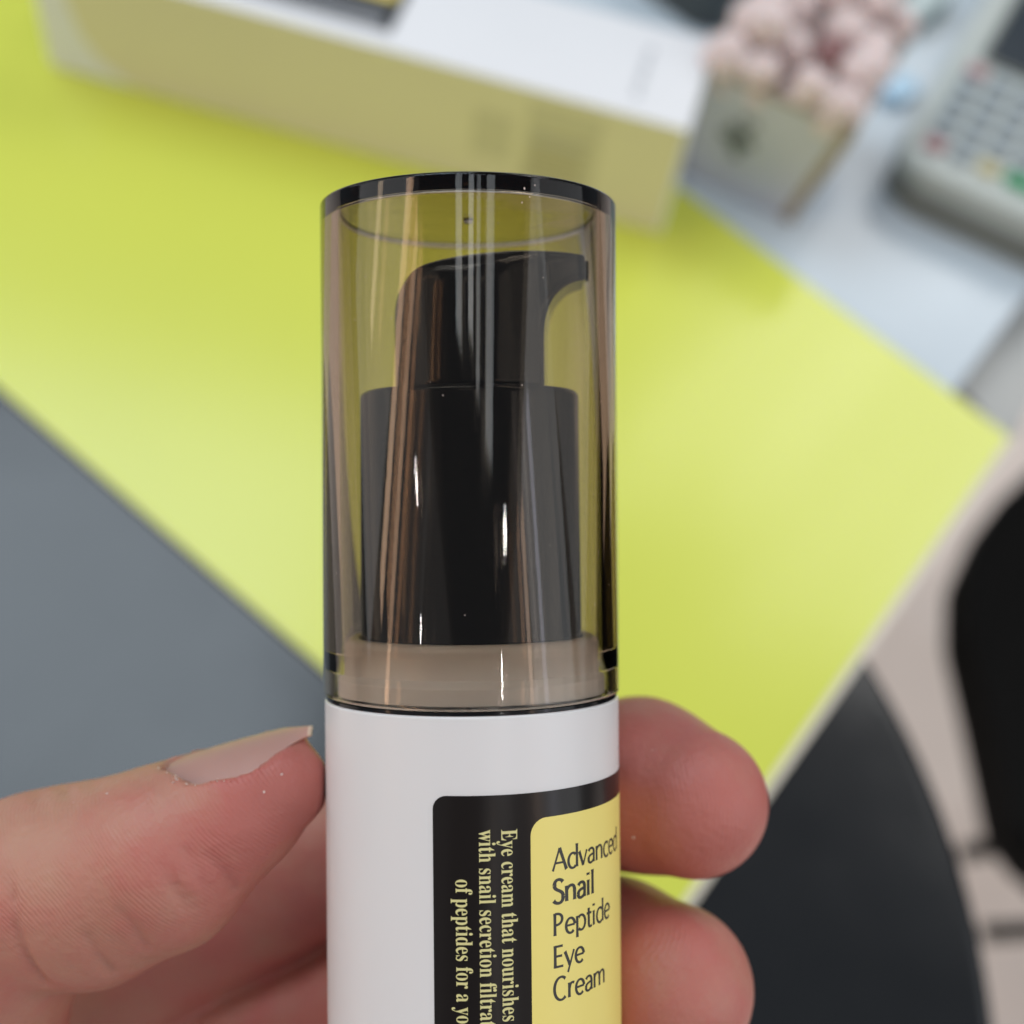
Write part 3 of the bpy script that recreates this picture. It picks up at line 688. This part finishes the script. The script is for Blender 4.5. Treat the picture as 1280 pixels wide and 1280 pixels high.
def skin():
    m = bpy.data.materials.new('skin'); m.use_nodes = True; nt = m.node_tree; b = nt.nodes['Principled BSDF']; N = nt.nodes.new; K = nt.links.new
    tc = N('ShaderNodeTexCoord'); at = N('ShaderNodeAttribute'); at.attribute_name = 'redness'; rd = N('ShaderNodeAttribute'); rd.attribute_name = 'ridge'
    n1 = N('ShaderNodeTexNoise'); n1.inputs['Scale'].default_value = 130; n1.inputs['Detail'].default_value = 6; K(tc.outputs['Object'], n1.inputs['Vector'])
    n2 = N('ShaderNodeTexNoise'); n2.inputs['Scale'].default_value = 900; n2.inputs['Detail'].default_value = 4; K(tc.outputs['Object'], n2.inputs['Vector'])
    a1 = N('ShaderNodeMath'); a1.operation = 'MULTIPLY_ADD'; K(n1.outputs['Fac'], a1.inputs[0]); a1.inputs[1].default_value = 1.0; sb_ = N('ShaderNodeMath'); sb_.operation = 'SUBTRACT'; K(at.outputs['Fac'], sb_.inputs[0]); sb_.inputs[1].default_value = .22; K(sb_.outputs[0], a1.inputs[2])
    a2 = N('ShaderNodeMath'); a2.operation = 'MULTIPLY_ADD'; K(n2.outputs['Fac'], a2.inputs[0]); a2.inputs[1].default_value = .16; K(a1.outputs[0], a2.inputs[2])
    cr = N('ShaderNodeValToRGB'); e = cr.color_ramp.elements
    e[0].position = .22; e[0].color = (.49, .275, .19, 1); e[1].position = 1.25 / 1.3; e[1].color = (.49, .155, .128, 1)
    q = e.new(.62); q.color = (.485, .22, .160, 1)
    K(a2.outputs[0], cr.inputs[0]); K(cr.outputs[0], b.inputs['Base Color'])
    b.inputs['Roughness'].default_value = .46; b.inputs['Specular IOR Level'].default_value = .42
    b.inputs['Subsurface Weight'].default_value = .35; b.inputs['Subsurface Radius'].default_value = (.0030, .0011, .0006); b.inputs['Subsurface Scale'].default_value = 1
    # fine papillary lines and pores
    nd = N('ShaderNodeTexNoise'); nd.inputs['Scale'].default_value = 210; nd.inputs['Detail'].default_value = 3; K(tc.outputs['Object'], nd.inputs['Vector'])
    ph = N('ShaderNodeMath'); ph.operation = 'MULTIPLY_ADD'; K(nd.outputs['Fac'], ph.inputs[0]); ph.inputs[1].default_value = 16; K(rd.outputs['Fac'], ph.inputs[2])
    sn = N('ShaderNodeMath'); sn.operation = 'SINE'; K(ph.outputs[0], sn.inputs[0])
    nm = N('ShaderNodeTexNoise'); nm.inputs['Scale'].default_value = 160; nm.inputs['Detail'].default_value = 2; K(tc.outputs['Object'], nm.inputs['Vector'])
    ml = N('ShaderNodeMath'); ml.operation = 'MULTIPLY'; mr = N('ShaderNodeMapRange'); mr.inputs['From Min'].default_value = .40; mr.inputs['From Max'].default_value = .68; K(nm.outputs['Fac'], mr.inputs['Value']); K(sn.outputs[0], ml.inputs[0]); K(mr.outputs[0], ml.inputs[1])
    b1 = N('ShaderNodeBump'); b1.inputs['Strength'].default_value = .30; b1.inputs['Distance'].default_value = .00007; K(ml.outputs[0], b1.inputs['Height'])
    vo = N('ShaderNodeTexVoronoi'); vo.inputs['Scale'].default_value = 1300; K(tc.outputs['Object'], vo.inputs['Vector'])
    b2 = N('ShaderNodeBump'); b2.inputs['Strength'].default_value = .6; b2.inputs['Distance'].default_value = .00009; K(vo.outputs['Distance'], b2.inputs['Height']); K(b1.outputs[0], b2.inputs['Normal'])
    b3 = N('ShaderNodeBump'); b3.inputs['Strength'].default_value = .5; b3.inputs['Distance'].default_value = .0011; K(n1.outputs['Fac'], b3.inputs['Height']); K(b2.outputs[0], b3.inputs['Normal'])
    K(b3.outputs[0], b.inputs['Normal'])
    return m
hd = np_mesh('hand', V * mm, F, skin())
hd.matrix_world = FRAME
tag(hd, 'bare hand gripping the bottle between thumb and fingers', 'hand')
# colour and ridge attributes
me = hd.data
Vv = np.empty(len(me.vertices) * 3, np.float32); me.vertices.foreach_get('co', Vv); Vv = Vv.reshape(-1, 3) * 1000
Nn = np.empty(len(me.vertices) * 3, np.float32); me.vertices.foreach_get('normal', Nn); Nn = Nn.reshape(-1, 3)
def near(p, r): return np.exp(-((Vv - np.array(p)) ** 2).sum(1) / (2 * r * r))
tt3 = np.array(thumb[0][:3]); tdir = tt3 - np.array(thumb[3][:3]); tdir /= np.linalg.norm(tdir)
red = .30 + .42 * near(px3(385, 990, -4), 6) + .18 * near(px3(330, 1040, -6), 9) + .36 * near(px3(830, 1000, 4), 11) + .16 * near(px3(850, 1260, 2), 9) + .25 * near(px3(330, 1200, 25), 16)
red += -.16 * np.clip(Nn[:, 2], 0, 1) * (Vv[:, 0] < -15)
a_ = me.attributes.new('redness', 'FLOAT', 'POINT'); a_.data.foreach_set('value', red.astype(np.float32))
tp_ = np.array(thumb[1][:3])
ridge_t = ((Vv - tp_) @ tdir) * 12.5 + .9 * ((Vv - tp_)[:, 2] * .9) * 6
ip = np.array(index[0][:3])
ridge_i = np.sqrt(((Vv[:, 0] - ip[0] + 16) * 1.0) ** 2 + ((Vv[:, 2] - ip[2]) * .8) ** 2) * 13
a_ = me.attributes.new('ridge', 'FLOAT', 'POINT'); a_.data.foreach_set('value', np.where(Vv[:, 0] < 0, ridge_t, ridge_i).astype(np.float32))

# thumb nail: plate following the flesh, slightly proud, free edge past the tip
def gs(p):
    f = (np.asarray(p) - oH) / hH; i = np.clip(f.astype(int), 0, np.array(nH) - 2); t = f - i; v = 0
    for a in (0, 1):
        for b in (0, 1):
            for c in (0, 1):
                v += GH[i[0] + a, i[1] + b, i[2] + c] * (t[0] if a else 1 - t[0]) * (t[1] if b else 1 - t[1]) * (t[2] if c else 1 - t[2])
    return v
def nail():
    f = NA; nu, nv = 44, 28; pts = np.zeros((nu, nv, 3))
    for iu in range(nu):
        u = -.005 + 1.0 * iu / (nu - 1)
        for iv in range(nv):
            v = -1 + 2 * iv / (nv - 1); a = v * (nail_amax(u) + .02); r = nail_R(u)
            pts[iu, iv] = f['a0'] + f['L'] * (u * f['len']) + (f['n'] * math.cos(a) + f['w'] * math.sin(a)) * r
    Vn = pts.reshape(-1, 3); Fn = [(i * nv + j, i * nv + j + 1, (i + 1) * nv + j + 1, (i + 1) * nv + j) for i in range(nu - 1) for j in range(nv - 1)]
    me_ = bpy.data.meshes.new('thumb_nail'); me_.from_pydata([tuple(v * mm) for v in Vn], [], Fn); me_.update()
    o_ = link('thumb_nail', me_, M['nail'], hd); me_.materials.append(M['nailtip'])
    for p_ in me_.polygons:
        if p_.index // (nv - 1) >= 42: p_.material_index = 1
    sd = o_.modifiers.new('thick', 'SOLIDIFY'); sd.thickness = .0003; sd.offset = -.6
    return pts, f['w'], f['n']
NP, NW, NNRM = nail()
# ragged dry cuticle flakes and loose specks
def flakes():
    bm = bmesh.new()
    def fl(c, s):
        c = np.array(c); d1 = rng.normal(size=3); d1 /= np.linalg.norm(d1); d2 = np.cross(d1, rng.normal(size=3)); d2 /= np.linalg.norm(d2)
        vs4 = [bm.verts.new((c + d1 * s * a + d2 * s * b * .75 + np.cross(d1, d2) * s * e_ * .2) * mm) for a, b, e_ in ((-1, -.4, 0), (0, -1, .6), (1, 0, 0), (.2, .9, .5), (-.7, .7, 0))]
        bm.faces.new(vs4)
    path = [(203, 957), (212, 965), (224, 974), (240, 980), (262, 979), (290, 974), (322, 966)]
    for k_ in range(32):
        t_ = min(5.99, rng.random() ** 2.6 * 6.0); q_ = int(t_); w_ = t_ - q_
        a = path[q_][0] * (1 - w_) + path[q_ + 1][0] * w_ + rng.normal() * 3.5; b = path[q_][1] * (1 - w_) + path[q_ + 1][1] * w_ + rng.normal() * 3.0
        yy = -15.
        while yy < 12 and gs(px3(a, b, yy)) > 0: yy += .1
        if yy < 11: fl(px3(a, b, yy - .25), rng.uniform(.05, .22))
    for (a, b, y) in ((816, 938, 0), (792, 1047, 0), (814, 1056, 0), (936, 1061, 0), (330, 990, 0), (352, 968, 0), (92, 1003, 0), (134, 992, 0)):
        yy = -15.
        while yy < 40 and gs(px3(a, b, yy)) > 0: yy += .1
        fl(px3(a, b, yy - .1), .17)
    o_ = bm_obj('skin_flakes', bm, M['flake'], hd, False, None); o_['kind'] = 'stuff'
flakes()
